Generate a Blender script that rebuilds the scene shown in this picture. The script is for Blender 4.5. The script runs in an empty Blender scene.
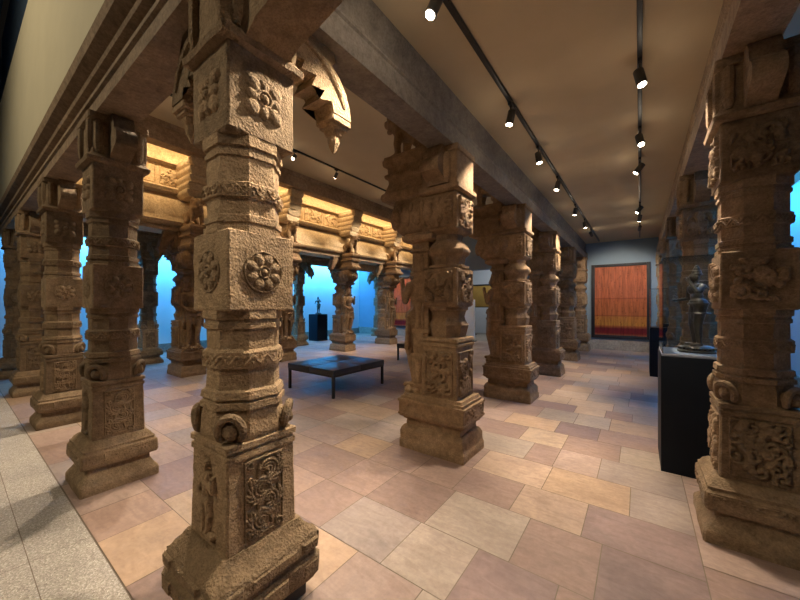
import bpy, bmesh, math, random
import numpy as np
from mathutils import Vector, Matrix, noise
PI = math.pi
R_ = math.radians
sc = bpy.context.scene
COL = sc.collection
random.seed(7)

# ------------------------------------------------------------------ materials
def mat_new(name):
    m = bpy.data.materials.new(name); m.use_nodes = True
    nt = m.node_tree; nt.nodes.clear()
    out = nt.nodes.new('ShaderNodeOutputMaterial')
    b = nt.nodes.new('ShaderNodeBsdfPrincipled')
    nt.links.new(b.outputs[0], out.inputs[0])
    return m, nt, b, out

def N(nt, kind, **kw):
    n = nt.nodes.new(kind)
    for k, v in kw.items():
        if k in n.inputs: n.inputs[k].default_value = v
        else: setattr(n, k, v)
    return n

def ramp(nt, fac, stops):
    r = nt.nodes.new('ShaderNodeValToRGB')
    e = r.color_ramp.elements
    while len(e) < len(stops): e.new(0.5)
    for i, (p, c) in enumerate(stops):
        e[i].position = p; e[i].color = (*c, 1) if len(c) == 3 else c
    nt.links.new(fac, r.inputs[0]); return r

def mixc(nt, fac, a, b, blend='MIX'):
    n = nt.nodes.new('ShaderNodeMix'); n.data_type = 'RGBA'; n.blend_type = blend
    for s, v in ((0, fac), (6, a), (7, b)):
        if hasattr(v, 'is_output'): nt.links.new(v, n.inputs[s])
        elif s == 0: n.inputs[0].default_value = v
        else: n.inputs[s].default_value = (*v, 1)
    return n.outputs[2]

def stone(name, dark, light, scale=1.0, bump=0.006, grain=85, rough=.85, var=.25):
    m, nt, b, out = mat_new(name)
    tc = N(nt, 'ShaderNodeTexCoord'); P = tc.outputs['Object']
    oi = N(nt, 'ShaderNodeObjectInfo')
    big = N(nt, 'ShaderNodeTexNoise', Scale=3.2*scale, Detail=5, Roughness=.62)
    fin = N(nt, 'ShaderNodeTexNoise', Scale=grain, Detail=3, Roughness=.7)
    mid = N(nt, 'ShaderNodeTexNoise', Scale=17*scale, Detail=6, Roughness=.65)
    vor = N(nt, 'ShaderNodeTexVoronoi', Scale=grain*.75)
    for n in (big, fin, mid, vor): nt.links.new(P, n.inputs['Vector'])
    r1 = ramp(nt, big.outputs[0], [(.3, dark), (.7, light)])
    r2 = ramp(nt, mid.outputs[0], [(.32, (.55, .53, .5)), (.62, (1.05, 1.03, 1.0))])
    c = mixc(nt, .75, r1.outputs[0], r2.outputs[0], 'MULTIPLY')
    r3 = ramp(nt, fin.outputs[0], [(.33, (.6, .58, .55)), (.6, (1.1, 1.1, 1.1))])
    c = mixc(nt, .6, c, r3.outputs[0], 'MULTIPLY')
    hv = N(nt, 'ShaderNodeHueSaturation')
    mr = N(nt, 'ShaderNodeMapRange'); mr.inputs[3].default_value = 1-var; mr.inputs[4].default_value = 1+var
    nt.links.new(oi.outputs['Random'], mr.inputs[0]); nt.links.new(mr.outputs[0], hv.inputs['Value'])
    nt.links.new(c, hv.inputs['Color'])
    nt.links.new(hv.outputs[0], b.inputs['Base Color'])
    b.inputs['Roughness'].default_value = rough
    b.inputs['Specular IOR Level'].default_value = .3
    ad = N(nt, 'ShaderNodeMath', operation='MULTIPLY_ADD'); ad.inputs[1].default_value = .5
    nt.links.new(vor.outputs['Distance'], ad.inputs[0]); nt.links.new(fin.outputs[0], ad.inputs[2])
    a2 = N(nt, 'ShaderNodeMath', operation='MULTIPLY_ADD'); a2.inputs[1].default_value = 1.4
    nt.links.new(mid.outputs[0], a2.inputs[0]); nt.links.new(ad.outputs[0], a2.inputs[2])
    bp = N(nt, 'ShaderNodeBump', Strength=.9, Distance=bump)
    nt.links.new(a2.outputs[0], bp.inputs['Height']); nt.links.new(bp.outputs[0], b.inputs['Normal'])
    return m

def paint(name, col, rough=.8, bump=.001, mott=.12, scale=4, metallic=0, spec=.4):
    m, nt, b, out = mat_new(name)
    tc = N(nt, 'ShaderNodeTexCoord')
    n1 = N(nt, 'ShaderNodeTexNoise', Scale=scale, Detail=5, Roughness=.6)
    n2 = N(nt, 'ShaderNodeTexNoise', Scale=140, Detail=2)
    nt.links.new(tc.outputs['Object'], n1.inputs['Vector']); nt.links.new(tc.outputs['Object'], n2.inputs['Vector'])
    lo = tuple(x*(1-mott) for x in col); hi = tuple(min(1, x*(1+mott)) for x in col)
    r = ramp(nt, n1.outputs[0], [(.3, lo), (.7, hi)])
    nt.links.new(r.outputs[0], b.inputs['Base Color'])
    b.inputs['Roughness'].default_value = rough; b.inputs['Metallic'].default_value = metallic
    b.inputs['Specular IOR Level'].default_value = spec
    if bump:
        bp = N(nt, 'ShaderNodeBump', Strength=.5, Distance=bump)
        nt.links.new(n2.outputs[0], bp.inputs['Height']); nt.links.new(bp.outputs[0], b.inputs['Normal'])
    return m

def emit(name, col, s):
    m, nt, b, out = mat_new(name)
    b.inputs['Base Color'].default_value = (*col, 1)
    b.inputs['Emission Color'].default_value = (*col, 1); b.inputs['Emission Strength'].default_value = s
    return m

def glass_mat():
    m, nt, b, out = mat_new('case_glass')
    nt.nodes.remove(b)
    tr = N(nt, 'ShaderNodeBsdfTransparent'); tr.inputs[0].default_value = (.93, .96, .97, 1)
    gl = N(nt, 'ShaderNodeBsdfGlossy', Roughness=.02)
    fr = N(nt, 'ShaderNodeFresnel', IOR=1.45)
    ad = N(nt, 'ShaderNodeMath', operation='MULTIPLY'); ad.inputs[1].default_value = .8
    mx = N(nt, 'ShaderNodeMixShader')
    nt.links.new(fr.outputs[0], ad.inputs[0]); nt.links.new(ad.outputs[0], mx.inputs[0])
    nt.links.new(tr.outputs[0], mx.inputs[1]); nt.links.new(gl.outputs[0], mx.inputs[2])
    nt.links.new(mx.outputs[0], out.inputs[0])
    return m

def tile_mat():
    m, nt, b, out = mat_new('sandstone_paving')
    at = N(nt, 'ShaderNodeAttribute', attribute_name='tile')
    tc = N(nt, 'ShaderNodeTexCoord'); P = tc.outputs['Object']
    n1 = N(nt, 'ShaderNodeTexNoise', Scale=2.6, Detail=6, Roughness=.6, Distortion=.6)
    n2 = N(nt, 'ShaderNodeTexNoise', Scale=28, Detail=5, Roughness=.7)
    mp = N(nt, 'ShaderNodeMapping'); mp.inputs['Scale'].default_value = (1.5, 5, 1)
    n3 = N(nt, 'ShaderNodeTexNoise', Scale=3, Detail=4, Distortion=1.5)
    nt.links.new(P, mp.inputs[0]); nt.links.new(mp.outputs[0], n3.inputs['Vector'])
    for n in (n1, n2): nt.links.new(P, n.inputs['Vector'])
    r1 = ramp(nt, n1.outputs[0], [(.3, (.72, .70, .70)), (.7, (1.15, 1.12, 1.06))])
    r2 = ramp(nt, n2.outputs[0], [(.3, (.8, .8, .8)), (.65, (1.08, 1.08, 1.08))])
    r3 = ramp(nt, n3.outputs[0], [(.35, (.88, .85, .83)), (.6, (1.06, 1.05, 1.03))])
    c = mixc(nt, .8, at.outputs['Color'], r1.outputs[0], 'MULTIPLY')
    c = mixc(nt, .7, c, r2.outputs[0], 'MULTIPLY'); c = mixc(nt, .8, c, r3.outputs[0], 'MULTIPLY')
    nt.links.new(c, b.inputs['Base Color'])
    rr = ramp(nt, n1.outputs[0], [(.3, (.42,)*3), (.7, (.62,)*3)])
    nt.links.new(rr.outputs[0], b.inputs['Roughness'])
    b.inputs['Specular IOR Level'].default_value = .4
    bp = N(nt, 'ShaderNodeBump', Strength=.5, Distance=.003)
    nt.links.new(n2.outputs[0], bp.inputs['Height']); nt.links.new(bp.outputs[0], b.inputs['Normal'])
    return m

def gravel_mat():
    m, nt, b, out = mat_new('speckled_terrazzo')
    tc = N(nt, 'ShaderNodeTexCoord'); P = tc.outputs['Object']
    v = N(nt, 'ShaderNodeTexVoronoi', Scale=150); n1 = N(nt, 'ShaderNodeTexNoise', Scale=3, Detail=4)
    n2 = N(nt, 'ShaderNodeTexNoise', Scale=160, Detail=3)
    for n in (v, n1, n2): nt.links.new(P, n.inputs['Vector'])
    sp = N(nt, 'ShaderNodeSeparateColor'); nt.links.new(v.outputs['Color'], sp.inputs[0])
    r = ramp(nt, sp.outputs[0], [(0, (.25, .215, .185)), (.45, (.36, .32, .28)), (.85, (.42, .38, .335)), (1, (.58, .54, .48))])
    c = mixc(nt, .5, r.outputs[0], ramp(nt, n2.outputs[0], [(.3, (.7, .7, .7)), (.7, (1.15, 1.15, 1.15))]).outputs[0], 'MULTIPLY')
    c = mixc(nt, .6, c, ramp(nt, n1.outputs[0], [(.3, (.8, .8, .8)), (.7, (1.1, 1.1, 1.1))]).outputs[0], 'MULTIPLY')
    nt.links.new(c, b.inputs['Base Color']); b.inputs['Roughness'].default_value = .8
    bp = N(nt, 'ShaderNodeBump', Strength=.6, Distance=.004)
    nt.links.new(v.outputs['Distance'], bp.inputs['Height']); nt.links.new(bp.outputs[0], b.inputs['Normal'])
    return m

def textile_mat():
    # woven silk: orange field with vertical threads, gold figured band, crimson end band
    m, nt, b, out = mat_new('orange_woven_silk')
    tc = N(nt, 'ShaderNodeTexCoord'); sep = N(nt, 'ShaderNodeSeparateXYZ')
    nt.links.new(tc.outputs['Generated'], sep.inputs[0])
    mp = N(nt, 'ShaderNodeMapping'); mp.inputs['Scale'].default_value = (38, 1, 5)
    nt.links.new(tc.outputs['Generated'], mp.inputs[0])
    n = N(nt, 'ShaderNodeTexNoise', Scale=1, Detail=4, Roughness=.6); nt.links.new(mp.outputs[0], n.inputs['Vector'])
    base = ramp(nt, sep.outputs[2], [(0, (.50, .16, .06)), (.035, (.27, .012, .02)), (.10, (.20, .008, .02)), (.135, (.46, .13, .035)),
                                      (.15, (.60, .27, .05)), (.27, (.58, .23, .05)), (.285, (.40, .10, .03)), (.30, (.58, .17, .055)),
                                      (.52, (.60, .165, .06)), (.535, (.44, .10, .04)), (.55, (.66, .19, .085)), (1, (.62, .17, .075))])
    base.color_ramp.interpolation = 'LINEAR'
    th = ramp(nt, n.outputs[0], [(.3, (.55, .45, .4)), (.6, (1.15, 1.15, 1.15))])
    c = mixc(nt, .85, base.outputs[0], th.outputs[0], 'MULTIPLY')
    mp2 = N(nt, 'ShaderNodeMapping'); mp2.inputs['Scale'].default_value = (14, 1, 22)
    nt.links.new(tc.outputs['Generated'], mp2.inputs[0])
    v = N(nt, 'ShaderNodeTexVoronoi', Scale=1); nt.links.new(mp2.outputs[0], v.inputs['Vector'])
    mot = ramp(nt, v.outputs['Distance'], [(.12, (.5, .35, .3)), (.28, (1, 1, 1))])
    c = mixc(nt, .6, c, mot.outputs[0], 'MULTIPLY')
    nt.links.new(c, b.inputs['Base Color']); b.inputs['Roughness'].default_value = .55
    return m

M = dict(
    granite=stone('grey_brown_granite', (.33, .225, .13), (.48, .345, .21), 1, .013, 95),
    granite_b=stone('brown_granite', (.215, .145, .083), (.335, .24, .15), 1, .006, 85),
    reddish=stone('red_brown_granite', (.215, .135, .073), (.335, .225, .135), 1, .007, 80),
    frieze=stone('ochre_carved_stone', (.42, .31, .19), (.58, .45, .29), 1.3, .004, 60, var=.05),
    darkbase=paint('dark_plinth_stone', (.045, .038, .032), .6),
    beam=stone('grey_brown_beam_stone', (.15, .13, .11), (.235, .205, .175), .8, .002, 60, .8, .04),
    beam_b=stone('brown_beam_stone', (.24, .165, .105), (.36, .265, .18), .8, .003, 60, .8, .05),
    ceil=paint('tan_ceiling_paint', (.45, .365, .24), .85, .0006, .06, 1.3),
    cream=paint('cream_plaster', (.50, .45, .32), .85, .001, .05, 1.6),
    navy=paint('night_blue_paint', (.05, .085, .14), .8, 0, .05),
    bluegrey=paint('blue_grey_wall_paint', (.19, .255, .33), .85, .0006, .05, 2),
    white=paint('pale_wall_paint', (.62, .65, .68), .8, .0006, .03, 2),
    skirt=stone('grey_skirting_stone', (.25, .22, .19), (.36, .33, .29), 1, .002, 60, .7, .03),
    black=paint('black_metal', (.012, .012, .013), .45, 0, .1),
    lampbody=paint('grey_lamp_metal', (.05, .045, .04), .45, 0, .1),
    leather=paint('black_leather', (.014, .017, .022), .33, .0015, .15, 9, 0, .5),
    plinth=paint('dark_navy_plinth_paint', (.006, .009, .015), .55, .0004, .08, 4, 0, .15),
    plinthtop=paint('pale_grey_plinth_deck', (.30, .34, .42), .5, .0003, .04),
    bronze=paint('dark_bronze', (.10, .092, .08), .36, .002, .3, 12, .75),
    frame=paint('dark_navy_frame', (.008, .007, .012), .6, .0004, .1),
    gold=paint('golden_ochre_panel', (.52, .30, .06), .5, .001, .15, 3),
    grout=paint('dark_floor_joint', (.16, .125, .095), .9, .001, .1),
    tile=tile_mat(), gravel=gravel_mat(), glass=glass_mat(), silk=textile_mat(),
    bulb=emit('lamp_lens_glow', (1.0, .86, .66), 22), ledw=emit('warm_led_strip', (1, .75, .45), 4), ledb=emit('blue_led_strip', (.05, .4, 1), 4),
)

# ------------------------------------------------------------------ mesh helpers
def finish(bm, angle=38, name='m'):
    me = bpy.data.meshes.new(name)
    bmesh.ops.recalc_face_normals(bm, faces=bm.faces[:])
    bm.to_mesh(me); bm.free()
    me.polygons.foreach_set('use_smooth', [True]*len(me.polygons))
    me.set_sharp_from_angle(angle=R_(angle))
    return me

def obj(name, bm, mat, parent=None, angle=38, loc=None, label=None):
    me = bm if isinstance(bm, bpy.types.Mesh) else finish(bm, angle, name)
    me.name = name
    if not me.materials: me.materials.append(mat)
    o = bpy.data.objects.new(name, me); COL.objects.link(o)
    if parent is not None: o.parent = parent
    if loc: o.location = loc
    if label: o['label'] = label
    return o

def tag(o, label, cat, group=None, kind=None):
    o['label'] = label; o['category'] = cat
    if group: o['group'] = group
    if kind: o['kind'] = kind
    return o

def thing(name, label, cat, loc=(0, 0, 0), rz=0, group=None):
    o = bpy.data.objects.new(name, None); COL.objects.link(o)
    o.empty_display_size = .2; o.location = loc; o.rotation_euler = (0, 0, rz)
    return tag(o, label, cat, group)

def struct(name, bm, mat, label=None, angle=30):
    o = obj(name, bm, mat, angle=angle); o['kind'] = 'structure'
    if label: o['label'] = label
    return o

def copy_tree(root, loc, rz, label):
    c = root.copy(); COL.objects.link(c); c.location = loc; c.rotation_euler = (0, 0, rz); c['label'] = label
    for ch in root.children:
        d = ch.copy(); COL.objects.link(d); d.parent = c
        for g in ch.children:
            e = g.copy(); COL.objects.link(e); e.parent = d
    return c

def box(bm, lo, hi, taper=0, bev=0):
    x0, y0, z0 = lo; x1, y1, z1 = hi; t = taper
    vs = [bm.verts.new(p) for p in ((x0, y0, z0), (x1, y0, z0), (x1, y1, z0), (x0, y1, z0),
                                    (x0+t, y0+t, z1), (x1-t, y0+t, z1), (x1-t, y1-t, z1), (x0+t, y1-t, z1))]
    fs = [bm.faces.new([vs[i] for i in f]) for f in ((3, 2, 1, 0), (4, 5, 6, 7), (0, 1, 5, 4), (1, 2, 6, 5), (2, 3, 7, 6), (3, 0, 4, 7))]
    if bev:
        es = list({e for f in fs for e in f.edges})
        bmesh.ops.bevel(bm, geom=es, offset=bev, segments=2, affect='EDGES', profile=.6)
    return bm

def loft(bm, rings, close=True, cap=True):
    vr = [[bm.verts.new(p) for p in r] for r in rings]
    n = len(vr[0])
    for a, b in zip(vr, vr[1:]):
        for i in range(n if close else n-1):
            j = (i+1) % n
            bm.faces.new((a[i], a[j], b[j], b[i]))
    if cap:
        bm.faces.new(vr[0][::-1]); bm.faces.new(vr[-1])
    return bm

def sect(wx, wy, ch, z, cx=0, cy=0, n=3, m=2):
    """a rectangle with cut corners, always the same number of points"""
    ch = max(ch, .001)
    c = [(wx, -wy+ch), (wx, wy-ch), (wx-ch, wy), (-wx+ch, wy), (-wx, wy-ch), (-wx, -wy+ch), (-wx+ch, -wy), (wx-ch, -wy)]
    out = []
    for i in range(8):
        a, b = c[i], c[(i+1) % 8]
        k = n if i % 2 == 0 else m
        for t in range(k):
            f = t/k; out.append(Vector((cx+a[0]+(b[0]-a[0])*f, cy+a[1]+(b[1]-a[1])*f, z)))
    return out

OCT = .586
def stack(bm, prof, n=3, m=2, dz=.05, rough=0, freq=9, seed=0, cx=0, cy=0):
    """prof rows: z, half width x, corner cut as a share, optional half width y"""
    rings = []
    P = [(p[0], p[1], (p[3] if len(p) > 3 else p[1]), p[2]*min(p[1], p[3] if len(p) > 3 else p[1])) for p in prof]
    for a, b in zip(P, P[1:]):
        k = max(1, int(math.ceil(abs(b[0]-a[0])/dz)))
        for t in range(k):
            f = t/k; q = [a[i]+(b[i]-a[i])*f for i in range(4)]
            rings.append(sect(q[1], q[2], q[3], q[0], cx, cy, n, m))
    q = P[-1]; rings.append(sect(q[1], q[2], q[3], q[0], cx, cy, n, m))
    if rough:
        z0, z1 = P[0][0], P[-1][0]
        for r in rings:
            for p in r:
                d = noise.noise_vector(Vector((p.x*freq+seed, p.y*freq, p.z*freq)))*rough
                d += noise.noise_vector(Vector((p.x*freq*3+seed, p.y*freq*3, p.z*freq*3)))*rough*.45
                if p.z < z0+1e-4 or p.z > z1-1e-4: d.z = 0
                p += d
    return loft(bm, rings)

def frame_of(d):
    d = d.normalized(); a = Vector((0, 0, 1)) if abs(d.z) < .9 else Vector((1, 0, 0))
    u = d.cross(a).normalized(); return u, d.cross(u).normalized()

def tube(bm, pts, rad, n=8):
    pts = [Vector(p) for p in pts]
    rad = rad if isinstance(rad, (list, tuple)) else [rad]*len(pts)
    rings = []
    for i, p in enumerate(pts):
        d = (pts[min(i+1, len(pts)-1)]-pts[max(i-1, 0)])
        u, v = frame_of(d)
        if rings:                      # keep the twist small
            pu = lastu - d.normalized()*lastu.dot(d.normalized())
            if pu.length > 1e-6: u = pu.normalized(); v = d.normalized().cross(u)
        lastu = u
        rings.append([p+(u*math.cos(2*PI*k/n)+v*math.sin(2*PI*k/n))*rad[i] for k in range(n)])
    return loft(bm, rings)

def ball(bm, c, r, rot=None, seg=12, rng=8):
    r = (r, r, r) if not isinstance(r, (tuple, list)) else r
    mx = Matrix.Translation(c) @ (rot.to_4x4() if rot else Matrix()) @ Matrix.Diagonal((*r, 1))
    bmesh.ops.create_uvsphere(bm, u_segments=seg, v_segments=rng, radius=1, matrix=mx)
    return bm

def lathe(bm, prof, c=(0, 0, 0), n=28):
    rings = [[Vector((c[0]+r*math.cos(2*PI*k/n), c[1]+r*math.sin(2*PI*k/n), c[2]+z)) for k in range(n)] for r, z in prof]
    return loft(bm, rings)

def prism(bm, poly, o, s, t, w, ww=None):
    """extrude the outline poly (a, b) spanned by s and t along their normal, from -w to +w"""
    o, s, t = Vector(o), Vector(s), Vector(t); nn = s.cross(t).normalized()
    rings = [[o+s*a+t*b+nn*k for a, b in poly] for k in (-w, w)]
    vr = [[bm.verts.new(p) for p in r] for r in rings]
    n = len(poly)
    for i in range(n):
        j = (i+1) % n; bm.faces.new((vr[0][i], vr[0][j], vr[1][j], vr[1][i]))
    f1 = bm.faces.new(vr[0][::-1]); f2 = bm.faces.new(vr[1])
    bmesh.ops.triangulate(bm, faces=[f1, f2])
    return bm

def remesh(bm, voxel=.012, smooth=3, name='m'):
    """fuse overlapping solids into one continuous carved surface"""
    me = bpy.data.meshes.new('tmp'); bmesh.ops.recalc_face_normals(bm, faces=bm.faces[:]); bm.to_mesh(me); bm.free()
    o = bpy.data.objects.new('tmp', me); COL.objects.link(o)
    r = o.modifiers.new('r', 'REMESH'); r.mode = 'VOXEL'; r.voxel_size = voxel
    s = o.modifiers.new('s', 'SMOOTH'); s.iterations = smooth; s.factor = .5
    dg = bpy.context.evaluated_depsgraph_get(); dg.update()
    res = bpy.data.meshes.new_from_object(o.evaluated_get(dg))
    bpy.data.objects.remove(o); bpy.data.meshes.remove(me)
    res.polygons.foreach_set('use_smooth', [True]*len(res.polygons)); res.name = name
    return res

# ------------------------------------------------------------------ carved relief as height fields
def relief(bm, o, u, v, W, H, nu, nv, f, sink=.003):
    o, u, v = Vector(o), Vector(u), Vector(v); nn = u.cross(v).normalized()
    S, T = np.meshgrid(np.linspace(-W/2, W/2, nu), np.linspace(-H/2, H/2, nv), indexing='ij')
    h = f(S, T); h = h*1.0
    h[0, :] = h[-1, :] = 0; h[:, 0] = h[:, -1] = 0
    g = [[bm.verts.new(o+u*float(S[i, j])+v*float(T[i, j])+nn*(float(h[i, j])-sink)) for j in range(nv)] for i in range(nu)]
    for i in range(nu-1):
        for j in range(nv-1):
            if max(h[i, j], h[i+1, j], h[i, j+1], h[i+1, j+1]) > sink*.3:
                bm.faces.new((g[i][j], g[i+1][j], g[i+1][j+1], g[i][j+1]))
    lo = [x for x in bm.verts if not x.link_faces]
    for x in lo: bm.verts.remove(x)
    return bm

def dome(d, r, h): return h*np.sqrt(np.clip(1-(d/r)**2, 0, 1))

def f_rosette(R, k=8, depth=.018, rim=True, alt=0.0, rot=0.0):
    def f(S, T):
        r = np.hypot(S, T); a = np.arctan2(T, S); h = np.zeros_like(S)
        for i in range(k):
            t = 2*PI*i/k+rot; sc_ = 1-(alt if i % 2 else 0)
            cx, cy = .62*R*math.cos(t)*sc_, .62*R*math.sin(t)*sc_
            du = (S-cx)*math.cos(t)+(T-cy)*math.sin(t); dv = -(S-cx)*math.sin(t)+(T-cy)*math.cos(t)
            h = np.maximum(h, dome(np.hypot(du/1.25, dv), R*(.27 if not alt else .29*sc_), depth))
        h = np.maximum(h, dome(np.abs(r-.27*R), R*.07, depth*.9))
        h = np.where(r < .2*R, np.maximum(dome(r, .2*R, depth*1.25), h*.2), h)
        if rim: h = np.maximum(h, dome(np.abs(r-.97*R), R*.06, depth*.55))
        return h
    return f

def spiral(cx, cy, r0, r1, a0, turns, n=40):
    return [(cx+(r0+(r1-r0)*i/n)*math.cos(a0+2*PI*turns*i/n), cy+(r0+(r1-r0)*i/n)*math.sin(a0+2*PI*turns*i/n)) for i in range(n+1)]

def f_curves(curves, depth=.014, frame=None, W=0, H=0, fw=.012, bg=.0):
    def f(S, T):
        h = np.full_like(S, bg)
        for pts, w in curves:
            d = np.full_like(S, 9.)
            for x, y in pts: d = np.minimum(d, np.hypot(S-x, T-y))
            h = np.maximum(h, bg+dome(d, w, depth))
        if frame:
            e = np.minimum(W/2-np.abs(S), H/2-np.abs(T))
            h = np.maximum(h, np.where((e > .003) & (e < fw), frame, 0))
        return h
    return f

def seg(a, b, n=14): return [(a[0]+(b[0]-a[0])*i/n, a[1]+(b[1]-a[1])*i/n) for i in range(n+1)]

def f_scroll(W, H, mir=1):
    """rising vine: nested curling leaves left and right of a winding stem"""
    c = []
    K = 4; R = min(W*.36, H/K*.62)
    stem = []
    for i in range(K):
        y = H*(-.40+.80*(i+.5)/K); sd = mir if i % 2 else -mir
        x = sd*W*.08; a0 = PI*.5 if sd > 0 else PI*.5
        for r, w in ((R*.94, .0095), (R*.62, .009), (R*.32, .0085)):
            a1 = -PI*.62; span = PI*1.45
            arc = []
            for q in range(26):
                a = a1+span*q/25; rr = r*(1-.16*q/25)
                arc.append((x+sd*rr*math.cos(a), y+rr*math.sin(a)))
            c.append((arc, w))
        c.append(([(x, y)], .012))
        for q in range(6):      # leaf flicks outside the curl
            a = -PI*.55+q*.42; r0 = R*1.02
            p0 = (x+sd*r0*math.cos(a), y+r0*math.sin(a)); p1 = (x+sd*r0*1.28*math.cos(a+.35), y+r0*1.28*math.sin(a+.35))
            c.append((seg(p0, p1, 6), .0085))
        stem += [(x-sd*R*.9, y-R*.6), (x-sd*R*.75, y+R*.3)]
    for a, b in zip(stem, stem[1:]): c.append((seg(a, b, 12), .0085))
    for k in range(5):
        y = H*(-.44+.22*k)
        for sd in (-1, 1): c.append((spiral(sd*W*.34, y, .022, .005, k*1.3, sd*.9, 12), .0065))
    return f_curves(c, .018, .013, W, H, .011)

def f_figure(W, H):
    k = H
    c = [(seg((0, .30*k), (0, .31*k)), .085*k), (seg((0, .36*k), (0, .45*k)), .05*k), (seg((0, .08*k), (0, .20*k)), .085*k),
         (seg((-.02*k, .0), (.02*k, .0)), .085*k), (seg((-.05*k, -.02*k), (-.07*k, -.22*k)), .055*k), (seg((-.07*k, -.22*k), (-.04*k, -.40*k)), .045*k),
         (seg((.05*k, -.02*k), (.08*k, -.20*k)), .055*k), (seg((.08*k, -.20*k), (.05*k, -.40*k)), .045*k),
         (seg((-.09*k, .2*k), (-.17*k, .08*k)), .036*k), (seg((-.17*k, .08*k), (-.1*k, .0)), .032*k),
         (seg((.09*k, .2*k), (.18*k, .14*k)), .036*k), (seg((.18*k, .14*k), (.17*k, .30*k)), .03*k), (seg((-.16*k, -.44*k), (.16*k, -.44*k)), .05*k)]
    c = [(p, w*1.22) for p, w in c]
    return f_curves(c, .026)

def f_busy(W, H, seed, n=26, depth=.02, frame=.01):
    r = random.Random(seed); c = []
    sc_ = min(W, H)
    for i in range(n):
        x, y = r.uniform(-.42, .42)*W, r.uniform(-.45, .45)*H
        if r.random() < .45: c.append((spiral(x, y, sc_*.16, sc_*.03, r.uniform(0, 6), r.choice((-1, 1))*r.uniform(.7, 1.3), 14), sc_*.05))
        else: c.append((seg((x, y), (x+r.uniform(-.12, .12)*sc_, y+r.uniform(-.2, .2)*sc_), 4), sc_*r.uniform(.06, .12)))
    return f_curves(c, depth, frame, W, H, .014)

FACES = [((1, 0), (0, 1)), ((0, 1), (-1, 0)), ((-1, 0), (0, -1)), ((0, -1), (1, 0))]     # outward normal, u axis
def face_o(i, w, z, cx=0, cy=0):
    n, u = FACES[i]; return (cx+n[0]*w, cy+n[1]*w, z), (u[0], u[1], 0), (0, 0, 1)

# ------------------------------------------------------------------ pillars
def oct_r(t, w):
    best = 9
    for k in range(8):
        c = math.cos(t-k*PI/4)
        if c > 1e-3: best = min(best, w/c)
    return best

ARM = [(-.02, 3.06), (.36, 3.06), (.375, 3.01), (.345, 2.975), (.41, 2.93), (.465, 2.86), (.50, 2.77), (.51, 2.70),
       (.36, 2.70), (.345, 2.755), (.25, 2.725), (.285, 2.79), (.19, 2.775), (.225, 2.85), (.12, 2.83), (.14, 2.89), (-.02, 2.86)]
BLUNT = [(-.02, 3.06), (.10, 3.06), (.13, 3.02), (.135, 2.95), (.20, 2.90), (.215, 2.84), (.20, 2.80), (.12, 2.76), (.06, 2.74), (.03, 2.70), (-.02, 2.70)]
def arm(parent, i, mat, off=.165, length=1.0, width=.085, pend=True, cx=0, cy=0):
    n, u = FACES[i]
    bm = bmesh.new()
    if pend is None:
        prism(bm, [(off+a*length, b) for a, b in BLUNT], (cx, cy, 0), (n[0], n[1], 0), (0, 0, 1), width)
        return obj('bracket_arm', bm, mat, parent, 40)
    poly = [(off+a*length, b) for a, b in ARM]
    prism(bm, poly, (cx, cy, 0), (n[0], n[1], 0), (0, 0, 1), width)
    for sd in (-1, 1):
        q = [(.06, 3.02), (.16, 3.0), (.26, 2.97), (.34, 2.92), (.41, 2.84), (.45, 2.76)]
        tube(bm, [(cx+n[0]*(off+a*length)+u[0]*sd*width*.97, cy+n[1]*(off+a*length)+u[1]*sd*width*.97, b) for a, b in q], [.012, .02, .024, .024, .022, .014], 8)
    o = obj('bracket_arm', bm, mat, parent, 40)
    if pend:
        bm = bmesh.new(); s = off+.435*length
        c = (cx+n[0]*s, cy+n[1]*s)
        stack(bm, [(2.70, .078, .1), (2.685, .082, .1), (2.66, .082, .1), (2.655, .066, .1), (2.635, .066, .1), (2.625, .052, .3), (2.60, .045, .4),
                   (2.59, .034, OCT), (2.565, .038, OCT), (2.53, .028, OCT), (2.49, .008, OCT)], 1, 1, cx=c[0], cy=c[1])
        obj('pendant', bm, mat, o, 35)
    return o

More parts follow.
